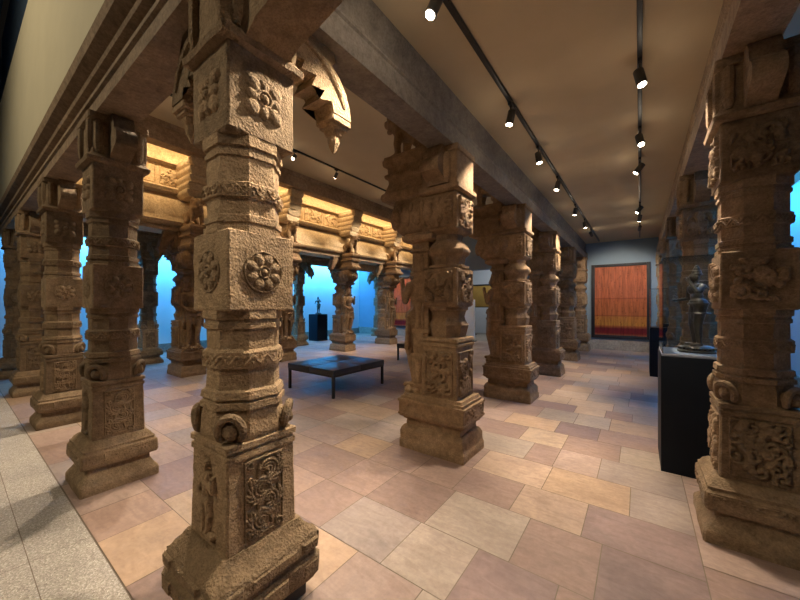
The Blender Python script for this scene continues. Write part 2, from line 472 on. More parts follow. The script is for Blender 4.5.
def plain_pillar(label, loc, mat, hi=False, group=None, modern_foot=False, arms=(0, 1, 2, 3), seed=0, busy=False, pend=True):
    t = thing('stone_pillar', label, 'pillar', loc, 0, group)
    n, m, dz, rg = (12, 7, .018, .0035) if hi else (4, 3, .05, .002)
    bm = bmesh.new()
    if modern_foot:
        stack(bm, [(.10, .255, .12), (.13, .272, .1), (.21, .275, .1), (.22, .258, .1), (.245, .255, .1), (.255, .27, .1), (.315, .265, .12), (.34, .245, .1), (.365, .215, .08), (.40, .19, .05)],
              n, m, dz, .011 if hi else .004, 7, seed)
        # worn step blocks along the slab
        for i in range(4):
            o, u, v = face_o(i, .268, .285)
            relief(bm, o, u, v, .5, .05, 40, 8, lambda S, T: np.where((np.abs(S) % .16) < .11, .013, 0.0))
            o, u, v = face_o(i, .272, .17)
            relief(bm, o, u, v, .5, .07, 40, 10, lambda S, T: np.where(((np.abs(S)+.05) % .2) < .12, .012, 0.0))
        obj('base', bm, mat, t)
        bm = bmesh.new(); box(bm, (-.215, -.215, 0), (.215, .215, .105), 0, .01); obj('foot', bm, M['darkbase'], t, label='dark plain block under the carved base')
    else:
        stack(bm, [(0, .262, .05), (.06, .262, .05), (.08, .256, .05), (.12, .225, .05), (.155, .205, .05), (.19, .205, .05), (.205, .25, .05), (.225, .256, .05), (.31, .252, .05),
                   (.325, .238, .05), (.345, .238, .05), (.355, .225, .05), (.38, .215, .05), (.40, .19, .05)], n, m, dz, .006, 7, seed)
        for i in range(4):
            o, u, v = face_o(i, .252, .268)
            relief(bm, o, u, v, .46, .08, 40, 12, f_busy(.46, .08, 3+i, 22, .012, .006))
        obj('base', bm, mat, t)
    # lower block
    bm = bmesh.new()
    stack(bm, [(.38, .178, .05), (.60, .174, .05), (.80, .171, .05), (.803, .179, .05), (.828, .179, .05), (.831, .170, .05), (.843, .170, .05), (.847, .181, .05), (.872, .181, .05), (.878, .168, .08)],
          n, m, dz, rg, 11, seed+3)
    obj('lower_block', bm, mat, t)
    for i in range(4):
        bm = bmesh.new(); o, u, v = face_o(i, .1745, .605)
        if busy: relief(bm, o, u, v, .27, .37, 50, 70, f_busy(.27, .37, 10+i, 34, .028))
        elif i % 2 == 0: relief(bm, o, u, v, .205, .37, 84 if hi else 44, 150 if hi else 78, f_scroll(.205, .37, 1))
        else: relief(bm, o, u, v, .25, .38, 56 if hi else 36, 84 if hi else 54, f_figure(.25, .36))
        obj('carved_panel', bm, mat, t, 60)
    # shaft between the blocks
    A, B = .156, .158
    bm = bmesh.new()
    stack(bm, [(.87, .166, .45), (.90, .176, OCT), (.98, .172, OCT), (1.015, .165, OCT), (1.02, .179, OCT), (1.048, .179, OCT), (1.052, .167, OCT), (1.062, .167, OCT), (1.066, .177, OCT),
               (1.10, .172, OCT), (1.108, A, OCT), (1.205, A-.002, OCT), (1.21, .170, OCT), (1.28, .170, OCT), (1.287, .163, OCT), (1.295, A-.003, OCT),
               (1.385, A-.003, OCT), (1.39, .163, OCT), (1.412, .163, OCT), (1.416, B, OCT), (1.43, B, OCT), (1.436, .168, OCT), (1.475, .168, OCT)], n, m, dz, rg, 11, seed+5)
    stack(bm, [(1.835, .168, OCT), (1.862, .168, OCT), (1.866, .158, OCT), (1.88, .158, OCT), (1.884, .165, OCT), (1.915, .165, OCT), (1.922, A-.003, OCT), (1.995, A-.003, OCT),
               (2.0, .168, OCT), (2.065, .168, OCT), (2.075, A-.003, OCT), (2.185, A-.003, OCT), (2.19, .162, OCT), (2.212, .162, OCT), (2.217, .156, OCT), (2.23, .156, OCT), (2.235, .168, OCT), (2.29, .168, OCT)],
          n, m, dz, rg, 11, seed+6)
    obj('shaft', bm, mat, t)
    for z in (1.245, 2.032):
        bm = bmesh.new(); K = 144 if hi else 72
        pts = []
        for k in range(K+1):
            a = 2*PI*k/K; r = oct_r(a, .170); pts.append((r*math.cos(a), r*math.sin(a), z+.018*math.sin(16*a)))
        tube(bm, pts, .0062, 6)
        for k in range(32):
            a = 2*PI*(k+.5)/32; r = oct_r(a, .170); zz = z+(.014 if k % 2 else -.014)
            ball(bm, (r*math.cos(a), r*math.sin(a), zz), (.007, .007, .009), None, 8, 5)
        obj('carved_band', bm, mat, t)
    # corner leaves
    bm = bmesh.new()
    for k in range(4):
        a = PI/4+k*PI/2; d = Vector((math.cos(a), math.sin(a), 0)); s = Vector((-math.sin(a), math.cos(a), 0))
        c = d*.205+Vector((0, 0, .938))
        arc = [c+s*(.052*math.cos(q))+Vector((0, 0, .062*math.sin(q)))+d*(.012*math.sin(q)) for q in [PI*(-.28+1.56*i/16) for i in range(17)]]
        tube(bm, arc, [.012]+[.019]*15+[.012], 8)
        ball(bm, c-d*.012, (.04, .04, .048), None, 10, 8); ball(bm, c+d*.012+Vector((0, 0, -.012)), (.02, .02, .024), None, 8, 6)
        ball(bm, c-d*.05, (.055, .055, .05), None, 10, 6)
    obj('corner_leaves', bm, mat, t)
    # upper and middle blocks with rosettes
    for z0, z1, R, alt in ((1.47, 1.84, .098, 0), (2.28, 2.668, .128, .25)):
        bm = bmesh.new()
        stack(bm, [(z0, .160, .05), (z0+.008, .170, .05), (z1-.008, .170, .05), (z1, .160, .05)], n, m, dz, rg*1.2, 11, seed+z0)
        blk = obj('block', bm, mat, t)
        for i in range(4):
            bm = bmesh.new(); o, u, v = face_o(i, .170, (z0+z1)/2)
            q = 72 if hi else 40
            if busy: relief(bm, o, u, v, .26, .28, q, q, f_busy(.26, .28, 40+i+int(z0*9), 24, .03, 0))
            else: relief(bm, o, u, v, R*2.2, R*2.2, q, q, f_rosette(R, 8, .024 if alt else .019, not alt, alt, PI/4 if alt else PI/8))
            obj('carved_rosette', bm, mat, blk, 60)
    # capital
    bm = bmesh.new()
    stack(bm, [(2.664, .178, .05), (2.672, .205, .05), (2.70, .212, .05), (2.715, .198, .05), (2.74, .178, .05), (2.78, .172, .05), (3.0, .172, .05), (3.01, .2, .05), (3.06, .2, .05)], n, m, dz, rg*1.5, 9, seed+9)
    for i in range(4):
        nn, u = FACES[i]
        for s in (-.135, .135):
            tube(bm, [(nn[0]*.175+u[0]*s, nn[1]*.175+u[1]*s, z) for z in (2.74, 2.80, 2.98, 3.02)], [.018, .03, .03, .02], 8)
    obj('capital', bm, mat, t)
    if hi: arm(t, 0, mat, length=2.1, width=.11, pend=None)
    for i in arms: arm(t, i, mat, pend=pend, width=.085 if pend else .07)
    return t

# ---- stone figures and lions
def capsule(bm, a, b, ra, rb, n=10):
    a, b = Vector(a), Vector(b); d = b-a; k = 6
    pts = [a+d*i/k for i in range(k+1)]; rr = [ra+(rb-ra)*i/k for i in range(k+1)]
    tube(bm, pts, rr, n); ball(bm, a, ra, None, n, 8); ball(bm, b, rb, None, n, 8)

def figure_bm(h, sway=.05, raise_l=True, crown=True, back=True):
    """standing body about h tall facing +x, feet at z=0"""
    bm = bmesh.new(); s = h/1.5
    P = lambda x, y, z: Vector((x*s, y*s, z*s))
    hip = .0+sway
    for sd in (-1, 1):
        kx = .05 if sd > 0 else .02
        capsule(bm, P(0, hip*.6+sd*.075, .76), P(kx, sd*.085+hip*.3, .42), .088*s, .062*s)
        capsule(bm, P(kx, sd*.085+hip*.3, .42), P(0, sd*.08, .07), .060*s, .038*s)
        capsule(bm, P(-.02, sd*.08, .035), P(.11, sd*.105, .03), .036*s, .03*s)
    ball(bm, P(0, hip*.6, .80), (.115*s, .15*s, .10*s)); ball(bm, P(.01, hip*.2, .93), (.085*s, .105*s, .12*s))
    ball(bm, P(.01, -hip*.2, 1.07), (.105*s, .145*s, .13*s)); ball(bm, P(.05, -.06-hip*.2, 1.08), .06*s); ball(bm, P(.05, .06-hip*.2, 1.08), .06*s)
    capsule(bm, P(0, -.12-hip*.2, 1.13), P(0, .12-hip*.2, 1.13), .06*s, .06*s)
    capsule(bm, P(0, -hip*.2, 1.15), P(.01, 0, 1.24), .045*s, .042*s)
    ball(bm, P(.02, 0, 1.30), (.075*s, .066*s, .09*s)); ball(bm, P(.09, 0, 1.29), (.02*s, .014*s, .022*s))
    for sd in (-1, 1): ball(bm, P(.01, sd*.072, 1.29), (.018*s, .016*s, .045*s))
    if crown:
        for z, r in ((1.37, .075), (1.42, .062), (1.465, .046), (1.5, .028)): ball(bm, P(0, 0, z), (r*s, r*s, .035*s))
    capsule(bm, P(0, -.19, 1.12), P(.02, -.215, .90), .047*s, .037*s); capsule(bm, P(.02, -.215, .90), P(.12, -.13, .80), .036*s, .028*s)
    ball(bm, P(.135, -.11, .79), (.035*s, .03*s, .03*s))
    if raise_l:
        capsule(bm, P(0, .19, 1.12), P(.04, .22, .95), .047*s, .037*s); capsule(bm, P(.04, .22, .95), P(.11, .17, 1.14), .036*s, .028*s)
        ball(bm, P(.12, .165, 1.18), (.032*s, .028*s, .042*s))
    else:
        capsule(bm, P(0, .19, 1.12), P(.02, .24, .90), .047*s, .037*s); capsule(bm, P(.02, .24, .90), P(.03, .24, .66), .036*s, .028*s)
    # girdle, necklace, sash knots and anklets
    for z, r, w in ((.84, .135, .02), (.80, .15, .018), (.70, .15, .016)):
        tube(bm, [P(.105*math.cos(a)*r/.135, hip*.6+r*math.sin(a), z-.02*math.cos(a)) for a in [2*PI*i/20 for i in range(21)]], w*s, 6)
    capsule(bm, P(.09, hip*.5, .80), P(.08, hip*.3, .50), .03*s, .022*s)
    for sd in (-1, 1): capsule(bm, P(.02, sd*.17+hip*.5, .80), P(.02, sd*.2+hip*.3, .45), .022*s, .03*s)
    if back: # the uncut stone behind the body
        box(bm, (-.16*s, -.17*s, .02*s), (-.015*s, .17*s, 1.42*s))
    return bm

def lion_bm():
    """rearing lion, facing +x, about .42 tall, hind feet at x=0"""
    bm = bmesh.new(); P = lambda *a: Vector(a)
    for sd in (-1, 1):
        capsule(bm, P(.02, sd*.06, .19), P(.07, sd*.08, .09), .062, .04); capsule(bm, P(.07, sd*.08, .09), P(.0, sd*.08, .03), .035, .028); capsule(bm, P(0, sd*.08, .025), P(.06, sd*.08, .02), .026, .024)
        capsule(bm, P(.24, sd*.065, .26), P(.27, sd*.075, .13), .05, .036); capsule(bm, P(.27, sd*.075, .13), P(.26, sd*.075, .03), .034, .028); capsule(bm, P(.26, sd*.075, .025), P(.32, sd*.075, .02), .027, .024)
    capsule(bm, P(.02, 0, .2), P(.24, 0, .27), .088, .098); ball(bm, P(.27, 0, .30), (.09, .095, .10))
    capsule(bm, P(.27, 0, .32), P(.31, 0, .38), .085, .08); ball(bm, P(.335, 0, .385), (.085, .078, .075))
    capsule(bm, P(.36, 0, .395), P(.425, 0, .39), .05, .04); capsule(bm, P(.36, 0, .335), P(.41, 0, .318), .035, .026)
    for sd in (-1, 1):
        ball(bm, P(.385, sd*.045, .425), .022); ball(bm, P(.31, sd*.075, .44), (.02, .018, .03)); ball(bm, P(.44, sd*.018, .41), .016)
        for k in range(9):
            a = -1.1+k*.33; ball(bm, P(.275-.03*math.cos(a*1.3), sd*(.082), .345+.08*math.sin(a)), (.03, .02, .024), None, 8, 6)
    capsule(bm, P(-.05, 0, .17), P(-.085, .02, .3), .025, .02); ball(bm, P(-.08, .02, .32), .034)
    return bm

def composite_pillar(label, loc, rz, mat, group=None, pend=True):
    """square colonnette with a standing figure on the nave side (+x), lotus capital and lion"""
    t = thing('figure_pillar', label, 'pillar', loc, rz, group)
    n, m, dz, rg = 5, 3, .05, .003
    bm = bmesh.new()
    X = .06
    stack(bm, [(0, .375, .03, .25), (.08, .375, .03, .25), (.09, .368, .03, .243), (.17, .365, .03, .24), (.20, .355, .03, .23), (.225, .335, .03, .21), (.235, .315, .03, .19), (.295, .312, .03, .187), (.30, .34, .03, .215), (.33, .35, .03, .225)], n, m, dz, .009, 8, 2, X)
    stack(bm, [(.33, .372, .03, .247), (.345, .372, .03, .247), (.347, .384, .03, .259), (.365, .384, .03, .259), (.367, .376, .03, .251), (.485, .376, .03, .251), (.487, .386, .03, .261), (.512, .386, .03, .261), (.514, .36, .03, .235), (.54, .36, .03, .235), (.542, .345, .03, .22), (.57, .335, .03, .21)], n, m, dz, .006, 7, 4, X)
    for i, w in ((1, .25), (3, .25)):
        o, u, v = face_o(i, w, .43, X); relief(bm, o, u, v, .66, .13, 60, 16, f_busy(.66, .13, 5+i, 26, .014, .008))
    o, u, v = face_o(2, .378, .43, X); o = (X-.378, 0, .43); relief(bm, o, u, v, .44, .13, 40, 16, f_busy(.44, .13, 9, 20, .016, .008))
    obj('base', bm, mat, t)
    bm = bmesh.new()
    stack(bm, [(z, w*1.12, c) for z, w, c in [(.55, .178, .05), (1.08, .174, .05), (1.085, .186, .05), (1.11, .186, .05), (1.115, .172, .05), (1.13, .172, .05), (1.135, .184, .05), (1.165, .18, .05), (1.175, .15, OCT),
               (1.22, .16, OCT), (1.30, .175, OCT), (1.34, .15, OCT), (1.38, .14, OCT), (1.44, .155, OCT), (1.45, .172, OCT), (1.475, .172, OCT), (1.485, .165, .05), (1.50, .176, .05), (1.86, .176, .05), (1.87, .16, .05),
               (1.875, .18, OCT), (1.90, .18, OCT), (1.91, .14, OCT), (1.98, .15, OCT), (2.02, .185, OCT), (2.06, .19, OCT), (2.10, .17, OCT), (2.16, .12, OCT), (2.21, .13, OCT), (2.24, .165, .1), (2.25, .176, .05), (2.60, .176, .05), (2.61, .16, .05), (2.64, .16, .05)]],
          n, m, .04, rg, 11, 1, -.02)
    obj('shaft', bm, mat, t)
    for z, H in ((.82, .44), (1.68, .31), (2.425, .31)):
        for i in (1, 2, 3):
            bm = bmesh.new(); o, u, v = face_o(i, .1965, z, -.02); relief(bm, o, u, v, .32, H, 48, int(48*H/.32), f_busy(.32, H, int(z*50)+i, 26, .032, .016))
            obj('carved_panel', bm, mat, t, 60)
    # rear pilaster carrying the figure
    bm = bmesh.new()
    stack(bm, [(.55, .10, .08, .15), (2.2, .10, .08, .15)], 3, 2, .1, rg, 9, 5, .23)
    for z in (.62, .95, 1.2, 1.55, 1.8, 2.05):
        stack(bm, [(z, .108, .06, .16), (z+.012, .118, .06, .17), (z+.04, .118, .06, .17), (z+.05, .108, .06, .16)], 3, 2, .1, rg, 9, 6, .23)
    for sd in (-1, 1):
        for z0, z1 in ((.70, .93), (1.27, 1.53), (1.86, 2.03)):
            tube(bm, [(.24, sd*.15, z0), (.24, sd*.155, z0+.05), (.24, sd*.155, z1-.05), (.24, sd*.15, z1)], [.05, .035, .04, .055], 10)
    stack(bm, [(2.16, .15, .05, .18), (2.18, .185, .05, .215), (2.225, .19, .05, .22), (2.235, .17, .05, .2), (2.26, .15, .05, .18)], 3, 2, .1, rg, 9, 7, .235)
    obj('pilaster', bm, mat, t)
    # lotus capital
    bm = bmesh.new()
    stack(bm, [(2.25, .14, .2, .15), (2.30, .20, .2, .19), (2.40, .26, .2, .215), (2.50, .27, .2, .22), (2.58, .25, .2, .2), (2.62, .23, .1, .18), (2.66, .23, .1, .18)], 4, 3, .04, .004, 8, 2, .32)
    for sd in (-1, 1):
        for x in (.10, .235, .37, .50): ball(bm, (x, sd*.2, 2.445), (.062, .05, .115), None, 12, 8)
        for x in (.165, .30, .435): ball(bm, (x, sd*.215, 2.53), (.022, .02, .06), None, 8, 6)
    for y in (-.12, 0, .12): ball(bm, (.575, y, 2.445), (.05, .058, .115), None, 12, 8)
    obj('lotus_capital', bm, mat, t, 60)
    # stepped corbel
    bm = bmesh.new()
    stack(bm, [(2.64, .22, .04, .18), (2.66, .28, .04, .2), (2.70, .30, .04, .205), (2.74, .29, .04, .2), (2.76, .26, .04, .18), (2.86, .215, .04, .16), (2.90, .22, .04, .165), (2.915, .25, .04, .18),
               (2.955, .26, .04, .185), (2.97, .225, .04, .165), (3.03, .23, .04, .165), (3.05, .265, .04, .185), (3.07, .28, .04, .19), (3.12, .29, .04, .19), (3.13, .275, .04, .18), (3.16, .27, .04, .175)], 4, 2, .04, .004, 8, 3, .43)
    for k in range(20):
        a = k/19
        for sd in (-1, 1): ball(bm, (.18+.49*a, sd*.183, 2.935), (.014, .012, .018), None, 6, 5)
    obj('corbel', bm, mat, t)
    bm = bmesh.new()
    stack(bm, [(2.62, .205, .05), (2.64, .225, .05), (2.68, .225, .05), (2.69, .20, .05), (3.0, .20, .05), (3.01, .215, .05), (3.06, .215, .05)], 3, 2, .05, rg, 9, 3, -.02)
    for sd in (-1, 1):
        for s in (-.11, .06): tube(bm, [(s, sd*.195, z) for z in (2.7, 2.76, 2.96, 3.0)], [.03, .055, .055, .03], 8)
    obj('capital', bm, mat, t)
    for i in (1, 3):
        if pend: arm(t, i, mat, .19, .62, .085, True)
        else: arm(t, i, mat, .19, .8, .1, None)
    f = obj('carved_figure', FIG, mat, t, loc=(.335, 0, .60)); f.data = FIG
    bm = bmesh.new()
    stack(bm, [(.55, .09, .3, .16), (.57, .10, .3, .18), (.60, .10, .3, .18), (.63, .08, .3, .15)], 3, 3, .05, .004, 8, 2, .33)
    for k in range(9):
        a = -PI/2+PI*k/8; ball(bm, (.33+.10*math.cos(a), .175*math.sin(a), .585), (.026, .026, .026), None, 8, 6)
    obj('lotus_seat', bm, mat, t)
    obj('carved_lion', LION, mat, t, loc=(.22, 0, 3.155))
    if not pend: return t
    bm = bmesh.new()   # the upper bracket that reaches out to the nave beam
    for z0, z1, x1 in ((3.79, 3.90, .60), (3.93, 4.04, .66), (4.07, 4.18, .71), (4.22, 4.34, .75), (4.38, 4.52, .80)):
        stack(bm, [(z0-.05, (x1-.06)/2, .05, .15), (z0, (x1-.02)/2, .05, .18), (z0+.03, x1/2, .05, .2), (z1-.02, x1/2, .05, .2), (z1, (x1-.03)/2, .05, .18)], 3, 2, .05, .003, 8, 3, x1/2)
    obj('upper_corbel', bm, M['frieze'], t)
    return t

FIG = remesh(figure_bm(1.48), .014, 2, 'carved_figure')
lb = lion_bm(); bmesh.ops.scale(lb, vec=(1.3, 1.25, 1.22), verts=lb.verts[:])
LION = remesh(lb, .013, 2, 'carved_lion')

# facade row, outside face towards -y
YF = .89
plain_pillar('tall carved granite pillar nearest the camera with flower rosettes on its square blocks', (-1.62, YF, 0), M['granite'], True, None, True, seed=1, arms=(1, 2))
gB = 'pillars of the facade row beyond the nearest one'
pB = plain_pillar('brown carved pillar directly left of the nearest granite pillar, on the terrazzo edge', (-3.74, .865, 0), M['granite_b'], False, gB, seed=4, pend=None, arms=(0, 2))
copy_tree(pB, (-6.06, YF, 0), 0, 'dark brown pillar second to the left of the nearest granite pillar')
copy_tree(pB, (-8.42, YF, 0), 0, 'narrow looking brown pillar third to the left of the nearest granite pillar')
copy_tree(pB, (-10.68, YF, 0), 0, 'farthest pillar of the facade row, at the left edge of the photo')
# right aisle row
YS = [3.09, 5.43, 7.76, 10.09, 12.42]
gR = 'pillars along the right side of the aisle'
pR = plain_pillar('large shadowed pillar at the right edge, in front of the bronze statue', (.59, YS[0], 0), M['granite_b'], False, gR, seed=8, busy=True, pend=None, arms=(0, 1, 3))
for y, l in zip(YS[1:], ('right-hand aisle pillar just behind the glass case with the bronze statue', 'right-hand aisle pillar beside the second dark plinth, third from the front',
                         'right-hand aisle pillar fourth from the front, beyond the second dark plinth', 'last pillar on the right of the aisle, against the end wall')):
    copy_tree(pR, (.59, y, 0), 0, l)
# left outer row beyond the nave
gO = 'plain pillars of the outer row before the blue wall'
for i, (y, l) in enumerate(zip(YS, ('plain slim pillar before the blue wall, between the two leftmost big pillars and the nearest one', 'plain pillar before the blue wall, second of the outer row',
                         'plain pillar left of the small figure on its dark plinth, third of the outer row', 'plain pillar right of the small figure plinth, fourth of the outer row', 'plain pillar of the outer row at the back wall'))):
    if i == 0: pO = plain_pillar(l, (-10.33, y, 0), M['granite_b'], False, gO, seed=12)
    else: copy_tree(pO, (-10.33, y, 0), 0, l)
# figure pillars on both sides of the nave
gM = 'figure pillars between the aisle and the nave'
cM = composite_pillar('large figure pillar in the middle of the photo with lion bracket and stepped base', (-1.645, YS[0], 0), PI, M['reddish'], gM, False)
for y, l in zip(YS[1:], ('figure pillar just behind the large middle one, on the left of the aisle', 'third figure pillar along the left of the aisle', 'fourth figure pillar along the left of the aisle', 'last figure pillar on the left of the aisle, by the end wall')):
    copy_tree(cM, (-1.645, y, 0), PI, l)
gF = 'figure pillars on the far side of the nave'
for y, l in zip(YS, ('far nave figure pillar directly left of the nearest granite pillar', 'far nave figure pillar directly right of the nearest granite pillar, above the black bench', 'far nave figure pillar right of the small figure plinth, with a standing man',
                     'far nave figure pillar beside the distant red textile', 'last far nave figure pillar, at the back wall')):
    if y == YS[0]: cF = composite_pillar(l, (-8.06, y, 0), 0, M['reddish'], gF, True)
    else: copy_tree(cF, (-8.06, y, 0), 0, l)

# ------------------------------------------------------------------ floor
PAL = [(.47, .345, .225), (.42, .30, .205), (.36, .245, .175), (.30, .205, .155), (.25, .175, .15), (.39, .315, .235), (.34, .275, .22), (.45, .31, .19), (.33, .225, .165), (.40, .29, .22)]
PAL = [(.82*(r*.92+.028), .82*(g*.95+.015), .82*(b*1.09+.012)) for r, g, b in PAL]
rng = random.Random(21)
rows = [.56, .98, 1.48, 1.93, 2.42, 2.85, 3.31, 3.77, 4.22, 4.66, 5.15, 5.52]
while rows[-1] < 13.2: rows.append(rows[-1]+rng.uniform(.38, .52))
known = {.56: [-3.22, -2.77, -2.21, -1.6], 1.48: [-1.75, -1.22, -.80, -.35, .05], 1.93: [-1.74, -1.2, -.62, -.19], 2.42: [-2.65, -2.14, -1.65, -1.24, -.775, -.31], 2.85: [-2.72, -2.2, -1.25, -.65, -.06],
         3.31: [-3.25, -2.73, -.92, -.66, -.30], 3.77: [-1.1, -.66, -.16], 4.22: [-.82, -.38], 4.66: [-.68, -.3], 5.15: [-.75, -.38, -.08]}
tint = {(.56, 0): 9, (.56, 1): 2, (.56, 2): 7, (.56, 3): 3, (.98, 0): 9, (2.42, 3): 2, (2.42, 4): 3, (2.42, 5): 1, (2.42, 6): 4, (1.93, 1): 3, (1.93, 2): 5, (1.93, 3): 3, (1.93, 4): 4, (1.48, 2): 5, (1.48, 3): 4, (1.48, 4): 3, (2.85, 3): 1, (2.85, 4): 7, (2.85, 5): 6, (2.85, 1): 6,
        (3.31, 3): 3, (3.31, 4): 9}
bm = bmesh.new(); lay = bm.loops.layers.float_color.new('tile')
G = .0028
def quad(x0, x1, y0, y1, c):
    z = rng.uniform(-.0008, .0008)
    vs = [bm.verts.new(p) for p in ((x0+G, y0+G, z), (x1-G, y0+G, z), (x1-G, y1-G, z), (x0+G, y1-G, z))]
    f = bm.faces.new(vs)
    for l in f.loops: l[lay] = (*c, 1)
def colour(i=None):
    c = PAL[i if i is not None else rng.randrange(len(PAL))]; k = rng.uniform(.92, 1.08)
    return tuple(x*k for x in c)
for y0, y1 in zip(rows, rows[1:]):
    xs = sorted(known.get(y0, []))
    if not xs: xs = [-.3+rng.uniform(-.25, .25)]
    while xs[0] > -12.2: xs.insert(0, xs[0]-rng.uniform(.42, .66))
    xs[0] = -12.25
    while xs[-1] < -.1: xs.append(xs[-1]+rng.uniform(.42, .6))
    while xs[-1] > .08: xs.pop()
    xs.append(.295)
    first = len([x for x in xs if x < min(known.get(y0, [9]))-1e-6]) if y0 in known else None
    for k, (a, b) in enumerate(zip(xs, xs[1:])):
        if b-a < .06: continue
        i = tint.get((y0, k-first+1)) if first is not None else None
        quad(a, b, y0, y1, colour(i))
y = .56
while y < 13.1:
    d = rng.uniform(.7, 1.1); quad(.295, .9, y, min(y+d, 13.2), colour(rng.choice((3, 4, 6, 9)))); quad(.9, 2.2, y, min(y+d, 13.2), colour()); y += d
for k in range(8): quad(-1.9+k*.52, -1.9+(k+1)*.52, -1.2, .56, colour())
fl = struct('floor', bm, M['tile'], 'floor of large worn sandstone slabs in tan and brown')
bm = bmesh.new(); box(bm, (-12.3, -1.2, -.12), (2.3, 17.2, -.0035)); struct('floor_joints', bm, M['grout'], 'dark joints between the paving slabs')
bm = bmesh.new()
xs = [-13.2]+[-11.7+1.47*k for k in range(7)]+[-1.9]
for (a, b) in zip(xs, xs[1:]):
    for c, d in ((-6, -2.9), (-2.9, -1.2), (-1.2, .285), (.285, .556)):
        vs = [bm.verts.new(p) for p in ((a+.002, c+.002, 0), (b-.002, c+.002, 0), (b-.002, d-.002, 0), (a+.002, d-.002, 0))]; bm.faces.new(vs)
struct('floor_terrazzo', bm, M['gravel'], 'grey speckled terrazzo floor outside the pillar row')
bm = bmesh.new(); box(bm, (-13.2, -6, -.12), (-1.9, .56, -.003)); struct('floor_terrazzo_joints', bm, M['grout'])
bm = bmesh.new(); box(bm, (-8, 13.15, -.02), (-2, 17, .001)); struct('floor_beyond', bm, M['skirt'], 'pale floor of the room beyond the doorway')

# ------------------------------------------------------------------ beams, walls, ceilings
def extrude_profile(bm, prof, axis, a, b, sx=1, org=(0, 0)):
    """closed outline (offset, z) swept along x or y"""
    rings = []
    for q in (a, b):
        rings.append([Vector((org[0]+sx*p[0], q, p[1])) if axis == 'y' else Vector((q, org[1]+sx*p[0], p[1])) for p in prof])
    vr = [[bm.verts.new(p) for p in r] for r in rings]; n = len(prof)
    for i in range(n):
        j = (i+1) % n; bm.faces.new((vr[0][i], vr[0][j], vr[1][j], vr[1][i]))
    f = [bm.faces.new(vr[0][::-1]), bm.faces.new(vr[1])]
    bmesh.ops.triangulate(bm, faces=f)
    return bm
# aisle side is offset 0 -> outward positive
BEAM = [(-.25, 3.06), (0, 3.06), (0, 3.215), (-.012, 3.225), (-.012, 3.245), (.0, 3.26), (.0, 3.275), (-.045, 3.29), (-.05, 3.33), (-.085, 3.36), (-.09, 3.50), (-.06, 3.56), (-.05, 3.63), (-.25, 3.63)]
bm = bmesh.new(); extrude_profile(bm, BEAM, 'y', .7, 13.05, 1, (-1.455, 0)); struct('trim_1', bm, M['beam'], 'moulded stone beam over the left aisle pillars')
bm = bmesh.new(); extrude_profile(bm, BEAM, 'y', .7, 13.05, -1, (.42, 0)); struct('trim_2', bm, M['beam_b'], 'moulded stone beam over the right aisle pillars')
FAC = [(.27, 3.06), (0, 3.06), (0, 3.16), (-.02, 3.17), (-.02, 3.20), (.07, 3.24), (.07, 3.30), (.05, 3.32), (-.015, 3.335), (-.025, 3.36), (.05, 3.385), (.07, 3.46), (.04, 3.52), (-.04, 3.56), (-.06, 3.62), (.27, 3.62)]
bm = bmesh.new(); extrude_profile(bm, FAC, 'x', -12.0, -1.30, 1, (0, .71)); struct('trim_3', bm, M['beam_b'], 'moulded stone beam over the facade pillars')
KAP = [(-.35, 3.06), (.17, 3.06), (.17, 3.12), (.12, 3.13), (.12, 3.17), (.27, 3.19), (.30, 3.24), (.28, 3.27), (.27, 3.40), (.24, 3.55), (.18, 3.70), (.10, 3.80), (.08, 3.83), (.20, 3.86), (.22, 3.93), (.20, 3.97), (.06, 3.99), (.06, 4.44), (.16, 4.47), (.18, 4.58), (.06, 4.62), (.06, 4.9), (-.35, 4.9)]
for nm, x, s in (('trim_4', -8.11, 1), ('trim_5', -1.60, -1)):
    if s < 0: pr = [(.22, 3.63)]+[p for p in KAP if p[1] > 3.65]; pr = [(-.14, 3.63), (.10, 3.63)]+[(p[0], p[1]) for p in KAP[11:-1]]+[(-.14, 4.9)]
    else: pr = KAP
    bm = bmesh.new(); extrude_profile(bm, pr, 'y', 1.0, 13.05, s, (x, 0))
    if s > 0:
        k = 0; y = 1.35
        for yy in [1.0]+YS:      # carved panels and vertical joints on the rounded eave
            for q in (.42, 1.15, 1.88):
                yc = yy+q+(.05 if yy == 1.0 else 0)
                if yc > 12.9: continue
                relief(bm, (x+.06, yc, 4.215), (0, 1, 0), (0, 0, 1), .66, .40, 56, 34, f_busy(.66, .40, 60+k, 22, .035, .02)); k += 1
                box(bm, (x+.255, yc-.25, 3.33), (x+.276, yc+.25, 3.38))
    struct(nm, bm, M['frieze'], 'carved ochre frieze with rounded eave above the nave pillars')
for nm, x in (('trim_6', -7.28), ('trim_7', -2.45)):
    bm = bmesh.new(); box(bm, (x-.14, 1.06, 4.52), (x+.14, 13.05, 4.9), 0, .01); box(bm, (x-.17, 1.06, 4.80), (x+.17, 13.05, 4.9)); struct(nm, bm, M['beam_b'], 'long brown beam along the nave ceiling')
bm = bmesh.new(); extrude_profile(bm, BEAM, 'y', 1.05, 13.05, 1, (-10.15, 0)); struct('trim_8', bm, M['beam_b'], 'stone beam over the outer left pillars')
def slab(name, lo, hi, mat, label=None):
    bm = bmesh.new(); box(bm, lo, hi); return struct(name, bm, mat, label)
slab('ceiling', (-1.52, -1.2, 3.62), (.50, 13.05, 3.7), M['ceil'], 'tan painted aisle ceiling')
slab('ceiling_right', (.50, -1.2, 3.62), (2.25, 13.05, 3.7), M['ceil'])
slab('ceiling_nave', (-8.5, 1.05, 4.9), (-1.5, 13.05, 5.0), M['ceil'], 'tan painted nave ceiling')
slab('ceiling_left', (-12.3, 1.05, 3.62), (-8.42, 13.05, 3.7), M['ceil'])
